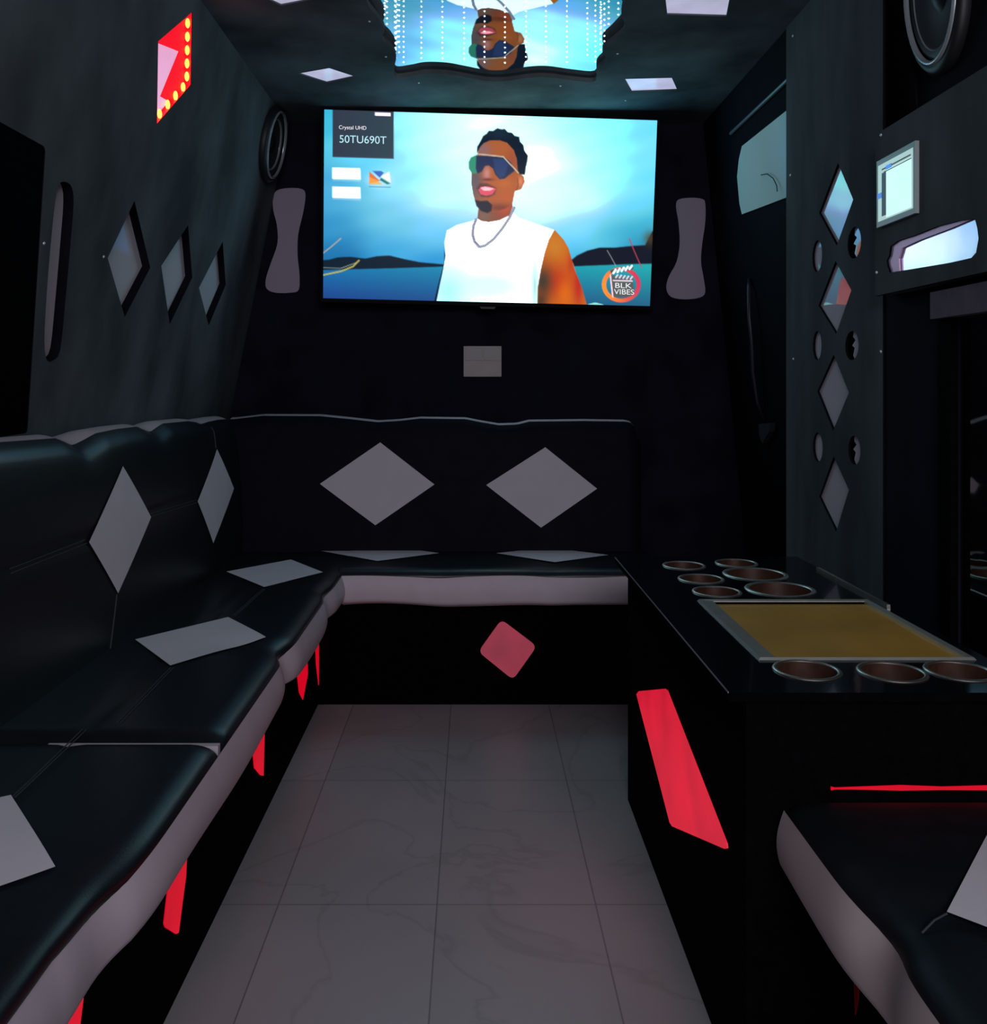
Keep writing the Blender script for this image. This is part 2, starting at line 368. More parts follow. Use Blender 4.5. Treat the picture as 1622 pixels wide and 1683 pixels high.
for i, (pts, lb) in enumerate(zip(Ch, lbs)):
    if i % 2 == 0: mirR(pts, 'round_mirror', lb, M_filmR, G)
    else:                                   # ragged inserts that leave part of the hole dark
        cx = sum(p[0] for p in pts)/len(pts); cy = sum(p[1] for p in pts)/len(pts); r = .045
        rag = [(-1.0, .9), (-.2, 1.05), (.25, .9), (.3, .45), (.02, .28), (.42, .02), (.12, -.12), (.30, -.5), (.05, -.75), (-.3, -1.05), (-1.0, -.9)]
        sh = (.0, .12, -.05)[i//2]
        mirR([(cx+(a-sh)*r, cy+b_*r) for a, b_ in rag], 'round_mirror', lb, M_filmR, G, 1.0)

# near right wall with a dark glazed door, black upper wall
mb = board('wall_near_right', [(Y0, 0), (yBp, 0), (yBp, 1.20), (Y0, 1.20)], [[(.3, .02), (1.655, .02), (1.655, 1.125), (.3, 1.125)]], .03, (XP+.004, 0, 0), (0, 1, 0), (0, 0, 1), (-1, 0, 0), M_blackwall)
mb.name = 'wall_right'; tag(mb, kind='structure')
tag(MB().box((.925, Y0, 1.19), (.95, yBp+.02, 2.05)).build('wall_right', M_black), kind='structure')
dr = thing('door_1', (XP+.03, 1.0, 0), None, None); dr['kind'] = 'structure'
MB().box((XP+.008, .302, .022), (XP+.030, 1.654, 1.124)).build('glass', film_mirror('black_glass', .45, (.004, .004, .005), .03, (.6, .58, .55)), dr)
hp = [R2(1543, 478, XP-.006), R2(1546, 516, XP-.006)]
MB().box((XP-.022, .3, 1.122), (XP+.002, 1.705, 1.172)).build('padded_header', mat('purple_grey_pad', (.14, .12, .16), .8, spec=.2, noise=.15), dr)
mb = MB(); mb.box((XP-.010, 1.655, .02), (XP+.003, 1.70, 1.12)); mb.box((XP+.0345, .25, 0), (XP+.045, 1.72, 1.18))  # jamb, plus an added unseen sheet behind the glass against stray light
mb.build('jamb_and_light_stop', M_base, dr)

# upper cabinet box with display and long mirror
XB = .84
cb = thing('overhead_cabinet', (XB, 1.5, 1.185), 'dark suede covered box on the right wall holding a display and a long mirror', 'cabinet')
longm = [R2(*p, XB) for p in ((1463,405),(1475,396),(1500,388),(1540,372),(1575,363),(1602,360),(1606,375),(1608,392),(1604,415),(1596,424),(1560,432),(1500,442),(1462,448),(1458,436),(1457,428),(1461,420))]
board('front_board', [(.75, 1.185), (1.910, 1.185), (1.910, 1.51), (1.90, 1.522), (.75, 1.522)], [longm], .008, (XB, 0, 0), (0, 1, 0), (0, 0, 1), (-1, 0, 0), M_suede_r, cb, M_black)
mb = MB(); mb.box((XB+.02, .75, 1.187), (.924, 1.908, 1.197)); mb.box((XB+.02, .75, 1.510), (.924, 1.908, 1.520)); mb.box((XB+.02, 1.898, 1.19), (.924, 1.908, 1.515))
mb.build('side_panels', M_suede_r, cb)
o = MB().prism([(XB+.0085, a, b_) for a, b_ in scale2(longm, 1.08)], (.004, 0, 0)).build('long_mirror', film_mirror('bright_film', .85, (.85, .6, .85), .20, (.80, .83, 1.0)), None)
tag(o, 'long bright lavender mirror slot in the right box, below the control display', 'mirror')
lip = [R2(*p, XB+.004) for p in ((1457,450),(1457,425),(1464,402),(1500,384),(1540,369),(1575,360),(1604,357),(1560,376),(1510,395),(1482,408),(1477,425),(1478,450))]
MB().prism([(XB+.004, a, b_) for a, b_ in lip], (.0035, 0, 0)).build('reflection_border', film_mirror('pink_reflection_edge', .45, (.95, .72, .90), .45, (.9, .58, .8)), o)  # pink reflection along the slot edge, put in as a tinted strip
# control display
dp = [R2(*p, XB-.008) for p in ((1438,268),(1501,232),(1507,350),(1443,373))]
ya, yb_ = (dp[0][0]+dp[3][0])/2, (dp[1][0]+dp[2][0])/2; za, zb = (dp[2][1]+dp[3][1])/2, (dp[0][1]+dp[1][1])/2
cd = thing('control_display', (XB, (ya+yb_)/2, za), 'small square lit touch display with pale frame on the right box', 'display')
MB().box((XB-.008, yb_, za), (XB-.0005, ya, zb)).build('housing', mat('display_frame', (.42, .50, .48), .35), cd)
def dq(name, u0, u1, v0, v1, m, e, parent):        # u: 0 far edge .. 1 near edge, v: 0 bottom .. 1 top
    Y = lambda u: ya+(yb_-ya)*u; Z = lambda v: za+(zb-za)*v
    return MB().box((XB-.008-e, Y(u1), Z(v0)), (XB-.008, Y(u0), Z(v1))).build(name, m, parent)
sc = dq('screen', .05, .95, .08, .92, emis('lit_margin', lin((190, 225, 222)), .7), .0006, cd)
dq('side_bar', .16, .27, .14, .78, emis('scr_dark', (.004, .006, .012), 1), .0012, sc)
dq('page', .28, .92, .10, .80, emis('scr_page', lin((205, 250, 240)), 1., noise=.12), .0012, sc)
dq('title_bar', .16, .90, .825, .845, emis('scr_dark2', (.01, .008, .02), 1), .0012, sc)
dq('title_bar', .22, .92, .775, .79, emis('scr_dark3', (.02, .012, .03), 1), .0014, sc)
dq('blue_tab', .28, .42, .80, .86, emis('scr_blue', lin((60, 130, 220)), 1), .0016, sc)
dq('blue_tab', .05, .16, .42, .50, emis('scr_blue2', lin((60, 120, 215)), 1), .0016, sc)

# ceiling board with mirror and light cut-outs
def Z2(px, py, Z=HC): p = onZ(px, py, Z); return (p.x, p.y)
outl = [(602,0),(607,12),(622,30),(632,48),(628,64),(641,76),(651,92),(648,112),(651,127),(675,125),(700,121),(735,122),(765,127),(800,133),(832,133),(868,128),(900,127),(940,132),(977,134),(981,116),(996,100),(990,82),(1008,66),(1027,46),(1021,24),(1028,0)]
ml = [Z2(*p) for p in outl]
near = [(.415,2.25),(.39,2.12),(.42,1.98),(.38,1.85),(.41,1.72),(.34,1.62),(.30,1.5),(.2,1.46),(.06,1.49),(-.06,1.46),(-.17,1.5),(-.21,1.62),(-.28,1.72),(-.25,1.85),(-.30,1.98),(-.26,2.12),(-.295,2.25)]
mout = smoothpoly(ml+near, 4)
pans = [((490,121),(541,112),(584,126),(537,136)), ((1026,130),(1104,128),(1113,148),(1038,151)), ((425,-8),(470,-18),(520,-2),(462,9)), ((1090,-30),(1205,-30),(1194,27),(1096,24))]
PH = [[Z2(*p) for p in q] for q in pans]
ce = board('ceiling', [(-.74, Y0), (.93, Y0), (.93, YB), (-.74, YB)], [mout]+PH, .014, (0, 0, HC), (1, 0, 0), (0, 1, 0), (0, 0, -1), M_suede)
tag(ce, kind='structure')
G = 'light panels let into the ceiling'
for q, lb in zip(PH, ('lavender ceiling light panel above the left end of the screen', 'lavender ceiling light panel above the right end of the screen', 'nearer left lavender ceiling light panel, cut off by the top of the photo', 'nearer right lavender ceiling light panel, cut off by the top of the photo')):
    o = MB().prism([(a, b_, HC+.004) for a, b_ in scale2(q, .99)], (0, 0, .003)).build('ceiling_light_panel', M_filmC); tag(o, lb, 'ceiling light', G)
# infinity mirror: sagging half mirror; boxed bead strings above stand in for repeated LED reflections
im = thing('infinity_mirror', (.05, 2.25, HC+.015), 'large wavy edged ceiling mirror with rows of reflected white lights, showing the screen upside down', 'mirror')
mm = bpy.data.materials.new('half_mirror'); mm.use_nodes = True; N = mm.node_tree.nodes; L = mm.node_tree.links; N.remove(N['Principled BSDF'])
g = N.new('ShaderNodeBsdfGlossy'); g.inputs['Roughness'].default_value = 0.0; g.inputs['Color'].default_value = (.56, .70, .76, 1)
tr = N.new('ShaderNodeBsdfTransparent'); mx = N.new('ShaderNodeMixShader'); mx.inputs[0].default_value = .15
L.new(g.outputs[0], mx.inputs[1]); L.new(tr.outputs[0], mx.inputs[2]); L.new(mx.outputs[0], N['Material Output'].inputs[0])
SAG = .034
def pane(u, v):
    x = -.36+.84*u; y = 1.38+1.74*v
    return Vector((x, y, HC+.018+SAG*(y-3.12)**2))
MB().grid(pane, 2, 120).build('mirror_pane', mm, im, True)
mb = MB(); n = len(mout)
big = scale2(mout, 1.05)
top = HC+.75
mb.add([(a, b_, HC+.016) for a, b_ in big]+[(a, b_, top) for a, b_ in big], [(i, (i+1) % n, n+(i+1) % n, n+i) for i in range(n)]+[tuple(range(n, 2*n))])
mb.build('reflection_box', mat('box_black', (.004, .005, .007), .9), im)
# reflected LED columns at even steps along the outline
pts = [Vector(p) for p in scale2(mout, 1.0)]; cen = Vector((.05, 2.28))
def string_at(p):
    q = cen+(p-cen)*.985
    mb = MB()
    for k_ in range(34): mb.bead((q.x, q.y, HC+.045+SAG*(q.y-3.12)**2+k_*.0165), .0032)
    mb.build('led_reflection_string', M_ledw, im)
for x in [654,691,726,762,796,830,865,898,933,967]:
    yo = max(p[1] for p in outl if abs(p[0]-x) < 45 and p[1] > 90)
    yo = min(p[1] for p in outl if abs(p[0]-x) < 40 and p[1] > 110)
    string_at(Vector(Z2(x, yo)))
acc = 0
for i in range(n):
    a, b_ = pts[i], pts[(i+1) % n]
    if a.y > 2.93 and -.2 < a.x < .4: continue
    if a.y < 1.7: continue
    acc += (b_-a).length
    if acc > .055: acc = 0; string_at(b_)

# screws
def screw(p, n, label):
    n = Vector(n).normalized(); rot = Vector((0, 0, 1)).rotation_difference(n).to_matrix()
    o = MB().lathe([(.0001, .0018), (.0022, .0016), (.0034, .0006), (.0036, -.0005)], Vector(p), 12, rot=rot).build('screw', M_screw, None, True)
    tag(o, label, 'screw', 'bright screw heads on the suede panels')
for (px, py), lb in (((72,400),'bright screw head beside the tall mirror slot on the left wall'), ((170,422),'bright screw head left of the largest diamond mirror on left wall')):
    screw(on(px, py, nL, dL)+nL*.0006, nL, lb)
for (px, py, X), lb in (((1299,288,XP),'screw head at the far edge of the pillar, level with top diamond'), ((1303,59,XP),'screw head at the top far corner of the pillar'), ((1448,578,XP),'screw head at the near edge of the pillar, below the box'), ((1304,590,XP),'dull screw head low at the far edge of the pillar')):
    screw(onX(px, py, X)+Vector((-.0006, 0, 0)), (-1, 0, 0), lb)
for (px, py), lb in (((1448,222),'screw head at the top far corner of the right box'), ((1441,448),'screw head at the bottom far corner of the right box')):
    screw(onX(px, py, XB)+Vector((-.0006, 0, 0)), (-1, 0, 0), lb)
for (px, py), lb in (((607,35),'screw head in the ceiling left of the wavy mirror'), ((634,93),'screw head in the ceiling at the left corner of the wavy mirror'), ((688,136),'screw head in the ceiling below left edge of the wavy mirror'), ((921,141),'screw head in the ceiling below right edge of the wavy mirror'), ((1015,88),'screw head in the ceiling right of the wavy mirror'), ((1028,165),'screw head in the ceiling above the right end of screen')):
    screw(onZ(px, py, HC)+Vector((0, 0, -.0006)), (0, 0, -1), lb)

# ------------------------------------------------------------------ television
TN = Vector((.045, -1, -.09)).normalized()
TP = onY(806, 188, 3.31); TD = TN.dot(TP)
q = [on(*p, TN, TD) for p in ((533,180),(1080,198),(1068,503),(531,490))]   # tl tr br bl
tv = thing('television', (q[3]+q[2])/2, 'large flat television showing a man in sunglasses and white sleeveless shirt by water', 'television')
def poly_mask(px, py, pts, soft=1.0):
    pts = np.array(pts, float); n = len(pts); inside = np.zeros(px.shape, bool); dist = np.full(px.shape, 1e9)
    for i in range(n):
        x0, y0 = pts[i]; x1, y1 = pts[(i+1) % n]
        c_ = ((y0 > py) != (y1 > py))
        with np.errstate(divide='ignore', invalid='ignore'):
            xi = (x1-x0)*(py-y0)/((y1-y0) if y1 != y0 else 1e-9)+x0
        inside ^= c_ & (px < xi)
        dx, dy = x1-x0, y1-y0; t = np.clip(((px-x0)*dx+(py-y0)*dy)/(dx*dx+dy*dy+1e-9), 0, 1)
        dist = np.minimum(dist, np.hypot(px-x0-t*dx, py-y0-t*dy))
    sd = np.where(inside, dist, -dist); return np.clip(sd/soft+.5, 0, 1)
def line_mask(px, py, pts, w, soft=1.0):
    dist = np.full(px.shape, 1e9)
    for (x0, y0), (x1, y1) in zip(pts[:-1], pts[1:]):
        dx, dy = x1-x0, y1-y0; t = np.clip(((px-x0)*dx+(py-y0)*dy)/(dx*dx+dy*dy+1e-9), 0, 1)
        dist = np.minimum(dist, np.hypot(px-x0-t*dx, py-y0-t*dy))
    return np.clip((w/2-dist)/soft+.5, 0, 1)
def paint(px, py):
    col = np.zeros(px.shape+(3,))
    def over(m, c):
        nonlocal col
        c = np.asarray(c, float); col = col*(1-m[..., None])+c*m[..., None]
    def blob(x, y, rx, ry, p=1.): return np.exp(-(((px-x)/rx)**2+((py-y)/ry)**2)**p)
    # sky: inverse distance blend of picked colours
    pick = [(540,200,(60,190,225)),(540,300,(75,175,225)),(545,380,(50,150,205)),(560,420,(25,110,170)),(600,250,(90,215,240)),(650,220,(150,240,245)),(660,300,(140,235,244)),
            (640,360,(110,205,235)),(640,410,(60,170,225)),(700,230,(205,255,255)),(720,320,(205,250,252)),(710,390,(120,215,245)),(710,425,(35,145,215)),(800,200,(240,255,255)),(760,250,(235,255,255)),
            (830,300,(255,255,255)),(900,260,(255,255,255)),(900,340,(245,255,255)),(960,230,(180,250,252)),(960,330,(230,255,255)),(1000,210,(140,250,252)),(1060,210,(110,225,240)),(1000,290,(170,255,255)),
            (1060,290,(110,230,248)),(960,385,(150,240,252)),(1040,340,(110,225,245)),(1065,370,(60,180,215)),(1000,390,(70,190,225)),(930,400,(110,215,245)),(950,420,(40,160,220)),(1050,400,(40,140,180))]
    num = np.zeros_like(col); den = np.zeros(px.shape)
    for x, y, c in pick:
        w_ = 1/(((px-x)**2+((py-y)*1.5)**2+2600)**2.2); num += w_[..., None]*np.array(c, float); den += w_
    col = num/den[..., None]
    wv = 6*np.sin(px*.035+py*.06)*np.sin(py*.11+px*.013); col = col+wv[..., None]*np.array([1., .6, .3])*.9
    # water
    wl_ = np.clip((px-531)/540, 0, 1); wy = np.clip((py-440)/60, 0, 1)
    wc = (1-wl_)[..., None]*((1-wy)[..., None]*np.array([28, 120, 178.])+wy[..., None]*np.array([32, 62, 140.]))+wl_[..., None]*((1-wy)[..., None]*np.array([38, 172, 178.])+wy[..., None]*np.array([40, 105, 140.]))
    over(poly_mask(px, py, [(500,443),(735,437),(930,438),(1100,432),(1100,520),(500,520)], 1.5), wc)
    over(poly_mask(px, py, [(520,428),(540,427),(555,423),(575,422),(600,425),(620,421),(640,420),(665,426),(690,431),(735,435),(735,438),(640,441),(520,444)], 2.), (16, 34, 50))
    over(poly_mask(px, py, [(936,430),(948,420),(965,412),(985,407),(1010,407),(1040,404),(1060,403),(1072,380),(1090,378),(1090,433),(1040,434),(960,437),(940,438)], 2.), (24, 28, 42))
    over(blob(1068, 392, 10, 12)*.7, (90, 70, 45))
    over(line_mask(px, py, [(531,416),(545,405),(560,392)], 2.0)*.8, (210, 180, 160))
    over(line_mask(px, py, [(531,452),(560,446),(580,438),(590,428)], 2.6)*.9, (205, 190, 90)); over(line_mask(px, py, [(531,440),(560,441),(585,432)], 1.2)*.7, (210, 220, 200))
    over(line_mask(px, py, [(998,412),(1004,422),(1012,437)], 1.6)*.6, (190, 200, 210)); over(line_mask(px, py, [(1034,392),(1042,412),(1054,439)], 1.8)*.85, (200, 70, 90))
    over(poly_mask(px, py, [(966,500),(978,497),(990,500),(996,504),(966,504)], 1), (150, 235, 230))
    # menu labels
    over(poly_mask(px, py, [(546.5,170),(647,170),(647,261),(546.5,258)], 1.2), np.stack([52+px*0, 60+(px-546)*.12, 76+(px-546)*.08], -1))
    over(poly_mask(px, py, [(616,184.5),(642,185.5),(642,191),(616,190)], 1.2), (245, 240, 250))
    for y in (275.5, 306.5):
        over(poly_mask(px, py, [(547,y+3),(592,y+5),(592,y+23),(547,y+21)], 3)*.35, (255, 255, 255))
        over(poly_mask(px, py, [(546,y),(592,y+1),(593,y+19.5),(546,y+18.5)], 1.6), (255, 255, 255))
    over(blob(624, 296, 22, 14, 2)*.55, (225, 240, 255))
    over(poly_mask(px, py, [(607,282),(624,297),(607,302)], 1.4), (235, 120, 60)); over(poly_mask(px, py, [(607,291),(621,297),(628,303),(607,303)], 2)*.7, (250, 180, 60))
    over(poly_mask(px, py, [(612,281),(626,281),(631,284),(624,292)], 1.4), (60, 110, 200)); over(poly_mask(px, py, [(626,292),(642,302),(636,303),(624,296)], 1.2), (40, 130, 110))
    over(poly_mask(px, py, [(626,290),(640,282),(642,300)], 1.2)*.9, (250, 245, 255)); over(poly_mask(px, py, [(606,306),(642,307),(642,308.6),(606,307.6)], 1.2)*.75, (60, 150, 170))
    f = lambda P: [(700+x/4.95, 180+y/4.95) for x, y in P]
    # shirt
    sh = f([(415,885),(380,905),(250,940),(170,985),(150,1080),(160,1190),(135,1330),(82,1580),(80,1700),(1320,1700),(1200,1260),(1100,1050),(1045,980),(900,930),(760,880),(700,830),(600,895)])
    over(poly_mask(px, py, f([(150,1150),(170,1230),(110,1420),(85,1590),(60,1590),(100,1420),(150,1240)]), 1.6), (15, 30, 60))
    over(poly_mask(px, py, sh, 1.2), (250, 255, 255))
    over(poly_mask(px, py, sh, 1.2)*(blob(735,480,26,34)*.75+blob(800,470,60,22)*.25), (165, 238, 250))
    over(poly_mask(px, py, sh, 1.2)*blob(879,470,4,30)*.6, (150, 220, 220))
    # arm
    arm = f([(1045,978),(1070,1005),(1120,1060),(1160,1130),(1185,1220),(1220,1330),(1265,1440),(1312,1600),(1312,1700),(905,1700),(910,1450),(935,1300),(965,1170),(1000,1060)])
    am = poly_mask(px, py, arm, 1.3)
    ax, ay = (px-700)*4.95, (py-180)*4.95
    B_ = lambda x, y, rx, ry: np.exp(-(((ax-x)/rx)**2+((ay-y)/ry)**2))
    over(am, (205, 105, 35)); over(am*B_(1050,1120,90,110), (206, 128, 45)); over(am*B_(1060,1400,130,130), (196, 62, 32)); over(am*B_(950,1400,75,130)*.95, (66, 60, 52))
    over(am*B_(930,1560,60,80), (90, 60, 45)); over(am*B_(1130,1500,60,120)*.9, (226, 108, 28)); over(am*B_(1240,1420,40,180)*.8, (190, 38, 40)); over(am*B_(1180,1250,30,90)*.6, (190, 50, 35))
    # neck
    nm = poly_mask(px, py, f([(430,790),(418,885),(450,905),(510,915),(600,900),(680,860),(705,790),(700,740)]), 1.2)
    over(nm, (140, 72, 48)); over(nm*B_(640,800,60,60), (190, 75, 45)); over(nm*B_(470,870,70,50), (120, 95, 80))
    # face
    fm = poly_mask(px, py, f([(425,330),(470,275),(520,250),(600,245),(670,270),(725,330),(760,520),(795,545),(802,590),(775,648),(722,665),(704,760),(650,805),(560,835),(460,825),(412,780),(385,690),(370,600),(372,510),(412,420)]), 1.2)
    over(fm, (176, 92, 44)); over(fm*B_(400,580,70,180)*.9, (92, 88, 100)); over(fm*B_(470,330,70,70)*.8, (140, 110, 120)); over(fm*B_(620,310,80,60)*.7, (176, 100, 62))
    over(fm*B_(660,700,60,80)*.7, (196, 90, 35)); over(fm*B_(600,800,120,35)*.8, (110, 50, 30)); over(fm*B_(700,420,40,90)*.5, (150, 75, 70)); over(fm*B_(640,600,70,40)*.6, (200, 110, 50))
    over(fm*B_(770,585,22,45), (225, 135, 90)); over(line_mask(px, py, f([(745,560),(750,620),(735,655)]), 1.6)*.6, (120, 50, 30))
    over(fm*B_(495,520,32,60), (205, 135, 130)); over(fm*B_(500,570,45,12)*.9, (110, 45, 45))
    # mouth
    over(poly_mask(px, py, f([(410,640),(440,600),(500,600),(575,640),(560,690),(510,715),(450,710)]), 3)*.7, (80, 45, 52))
    over(poly_mask(px, py, f([(425,655),(450,628),(510,625),(572,645),(540,690),(490,702),(445,690)]), 1.5), (226, 84, 104)); over(poly_mask(px, py, f([(442,638),(480,628),(555,643),(520,660),(470,660)]), 1.4), (255, 205, 215))
    over(poly_mask(px, py, f([(398,735),(440,745),(500,742),(538,775),(532,825),(500,842),(450,825),(412,785)]), 2.2), (22, 26, 42))
    # hair
    hp_ = [(412,355),(418,300),(445,255),(465,215),(495,195),(512,172),(545,175),(580,152),(615,162),(640,158),(665,185),(700,190),(722,215),(758,222),(765,262),(792,290),(800,335),(830,378),(822,430),(812,470),(805,530),(765,528),(748,500),(738,400),(715,330),(660,270),(600,250),(520,252),(470,275),(440,310)]
    over(poly_mask(px, py, f(hp_), 1.4), (12, 28, 46)); over(poly_mask(px, py, f(hp_), 1.4)*B_(600,200,90,40)*.5, (22, 52, 66))
    # sunglasses
    over(poly_mask(px, py, f([(347,430),(365,390),(415,368),(425,450),(410,520),(375,520),(350,480)]), 1.6), (52, 148, 118))
    over(poly_mask(px, py, f([(410,375),(520,380),(640,388),(690,430),(720,500),(680,530),(640,562),(600,568),(565,530),(545,480),(510,455),(480,460),(455,505),(420,520),(405,480)]), 1.6), (38, 50, 84))
    over(poly_mask(px, py, f([(545,400),(640,400),(670,450),(640,540),(600,560),(565,510)]), 3)*.55, (52, 78, 130))
    over(line_mask(px, py, f([(420,362),(520,372),(630,385),(680,440),(720,480),(750,515)]), 2.2), (200, 188, 165))
    # chain
    over(line_mask(px, py, f([(408,895),(385,950),(380,1020),(395,1075),(435,1118),(480,1108),(550,1055),(620,970),(680,880),(718,800)]), 4.4)*(.62+.38*np.sin((px*1.1-py*1.3)*1.5)), (84, 84, 118))
    over(line_mask(px, py, f([(403,905),(388,960),(384,1020),(400,1075),(435,1110)]), 1.5)*.8, (120, 120, 165))
    # clapper badge
    r = np.hypot((px-1021)/33, (py-468)/30); an = np.arctan2(py-468, px-1021)
    ring = np.clip((1.0-np.abs(r-.86)/.13)*3, 0, 1)
    mixc = (np.cos(an+.2)*.5+.5)[..., None]
    over(ring, mixc*np.array([222, 62, 96.])+(1-mixc)*np.array([250, 150, 55.]))
    over(poly_mask(px, py, [(1004,452),(1040,456),(1042,484),(1030,489),(1008,487)], 1.5), (92, 96, 98))
    over(line_mask(px, py, [(1003,452),(1007,488)], 2.2), (250, 225, 235)); over(line_mask(px, py, [(1006,446),(1038,440)], 6), (80, 90, 95))
    for i in range(5): over(line_mask(px, py, [(1008+i*6.6, 449-i*1.7),(1012+i*6.6, 443-i*1.5)], 3.4), (245, 250, 255)); over(line_mask(px, py, [(1012+i*6, 456+i*.7),(1015+i*6, 452+i*.7)], 2.6), (235, 235, 240))
    over(line_mask(px, py, [(1008,461),(1039,462)], 2), (240, 235, 240))
    return np.clip(col, 0, 255)/255
NU, NV = 420, 236
uu, vv = np.meshgrid(np.linspace(0, 1, NU+1), np.linspace(0, 1, NV+1))
Q = [np.array(k) for k in q]
P3 = ((1-uu)*(1-vv))[..., None]*Q[0]+(uu*(1-vv))[..., None]*Q[1]+(uu*vv)[..., None]*Q[2]+((1-uu)*vv)[..., None]*Q[3]
ppx = CX+F*P3[..., 0]/P3[..., 1]; ppy = CY-F*(P3[..., 2]-1)/P3[..., 1]
rgb = paint(ppx, ppy); rgb = np.where(rgb <= .04045, rgb/12.92, ((rgb+.055)/1.055)**2.4)
rgb = rgb*(1+1.1*np.clip((rgb-.82)/.16, 0, 1)**1.5)      # the set is bright enough to clip in the photograph
idx = np.arange((NU+1)*(NV+1)).reshape(NV+1, NU+1)
faces = np.stack([idx[:-1, :-1], idx[1:, :-1], idx[1:, 1:], idx[:-1, 1:]], -1).reshape(-1, 4)
ms, N, L, b = nt('screen_image')
at = N.new('ShaderNodeVertexColor'); at.layer_name = 'Col'
b.inputs['Base Color'].default_value = (.01, .01, .012, 1); b.inputs['Roughness'].default_value = .15; b.inputs['Specular IOR Level'].default_value = .06
L.new(at.outputs[0], b.inputs['Emission Color']); b.inputs['Emission Strength'].default_value = 1.0
me = bpy.data.meshes.new('screen'); me.from_pydata(P3.reshape(-1, 3).tolist(), [], faces.tolist())
ca = me.color_attributes.new('Col', 'FLOAT_COLOR', 'POINT')
ca.data.foreach_set('color', np.concatenate([rgb, np.ones(rgb.shape[:2]+(1,))], -1).astype(np.float32).ravel())
me.materials.append(ms); me.update()
scr = link_mesh('screen', me, tv)
ux = (q[1]-q[0]).normalized(); uz = (q[0]-q[3]).normalized()
def tvp(a, b_, d=0):                        # a,b in metres beyond corners: uses bilinear edges
    return a
g_ = .010
ex = [q[0]-ux*g_+uz*.003, q[1]+ux*g_+uz*.003, q[2]+ux*g_-uz*(g_*1.4), q[3]-ux*g_-uz*(g_*1.4)]
mb = MB()
back = -TN
V = [k+back*-.0025 for k in ex]+[k+back*-.0025 for k in q]+[k+back*.028 for k in ex]+[k+back*.002 for k in q]
mb.add(V, [(0,1,5,4),(1,2,6,5),(2,3,7,6),(3,0,4,7),(1,0,8,9),(2,1,9,10),(3,2,10,11),(0,3,11,8),(11,10,9,8),(4,5,13,12),(5,6,14,13),(6,7,15,14),(7,4,12,15)])
mb.build('bezel', mat('tv_bezel', (.004, .004, .005), .6, spec=.08), tv)
pc = (q[2]+q[3])/2-uz*.017
MB().prism([pc-ux*.03, pc+ux*.03, pc+ux*.024-uz*.008, pc-ux*.024-uz*.008], back*.02).build('sensor_tab', M_rub, tv)
MB().box((pc.x-.2, q[0].y+.095, 1.45), (pc.x+.2, YB-.001, 1.8)).build('wall_mount', M_rub, tv)
def tv_text(body, px, py, width_px, height_px, m):
    cu = bpy.data.curves.new('t', 'FONT'); cu.body = body; o = bpy.data.objects.new('t', cu); C.objects.link(o); bpy.context.view_layer.update()
    me = bpy.data.meshes.new_from_object(o.evaluated_get(bpy.context.evaluated_depsgraph_get())); bpy.data.objects.remove(o)
    co = [v.co.copy() for v in me.vertices]; x0, x1 = min(c.x for c in co), max(c.x for c in co); y0, y1 = min(c.y for c in co), max(c.y for c in co)
    for v in me.vertices:
        a = (v.co.x-x0)/(x1-x0); b2 = (v.co.y-y0)/(y1-y0)
        v.co = on(px+a*width_px, py-b2*height_px+a*width_px*.03, TN, TD)+TN*.0006
    me.materials.clear(); me.materials.append(m); me.update()
    return link_mesh('lettering', me, scr)
tv_text('50TU690T', 558, 234.5, 77, 12.5, emis('txt_cyan', lin((185, 235, 245)), 1))
tv_text('Crystal UHD', 557, 214, 45, 8, emis('txt_white', lin((250, 245, 255)), 1))
tv_text('BLK', 1011, 473, 27, 8, emis('txt_w2', lin((245, 245, 245)), 1)); tv_text('VIBES', 1009, 483.5, 33, 8.5, bpy.data.materials['txt_w2'])

# ------------------------------------------------------------------ speakers
def speaker(c, n, r, label, st=(1, 1), roll=0, thick=.0):
    n = Vector(n).normalized(); rot = Matrix((Vector((0, 1, 0)), n.cross(Vector((0, 1, 0))).normalized(), n)).transposed() if st != (1, 1) else Vector((0, 0, 1)).rotation_difference(n).to_matrix(); c = Vector(c)
    if st != (1, 1): rot = rot @ Matrix.Rotation(roll, 3, 'Z') @ Matrix.Diagonal((st[0], st[1], 1))
    t = thing('speaker', c, label, 'speaker', 'round speakers on the side walls')
    MB().lathe([(r*1.0, 0), (r*1.02, .012), (r*.97, .022), (r*.90, .024), (r*.86, .018), (r*.86, .004)], c, 56, rot=rot).build('surround', M_rub, t, True)
    MB().lathe([(r*.90, .022), (r*.885, .029), (r*.85, .029), (r*.835, .020)], c, 56, rot=rot).build('trim_ring', M_ring, t, True)
    MB().lathe([(r*.84, .014), (r*.76, .022), (r*.68, .012), (r*.3, .003), (r*.26, .004)], c, 56, rot=rot).build('cone', mat('speaker_cone', (.03, .04, .045), .5), t, True)
    MB().lathe([(r*(.70+thick*2), .012), (r*(.68+thick*2), .0165), (r*(.655+thick*1.2), .0175), (r*(.64+thick), .011)], c, 56, rot=rot).build('inner_ring', M_ring, t, True)
    MB().lathe([(r*.27, .004), (r*.2, .012), (r*.1, .016), (.0001, .017)], c, 40, rot=rot).build('dust_cap', M_rub, t, True)
speaker(L3(3.30, hm(1.87), .0008), nL, .135, 'round dark speaker at the far end of the left wall beside the screen')
speaker((.923, 1.80, 1.78), (-1, 0, -.02), .15, 'large oval speaker with pale ring high on the right wall above the box', (.72, 1.15), math.radians(10), .05)

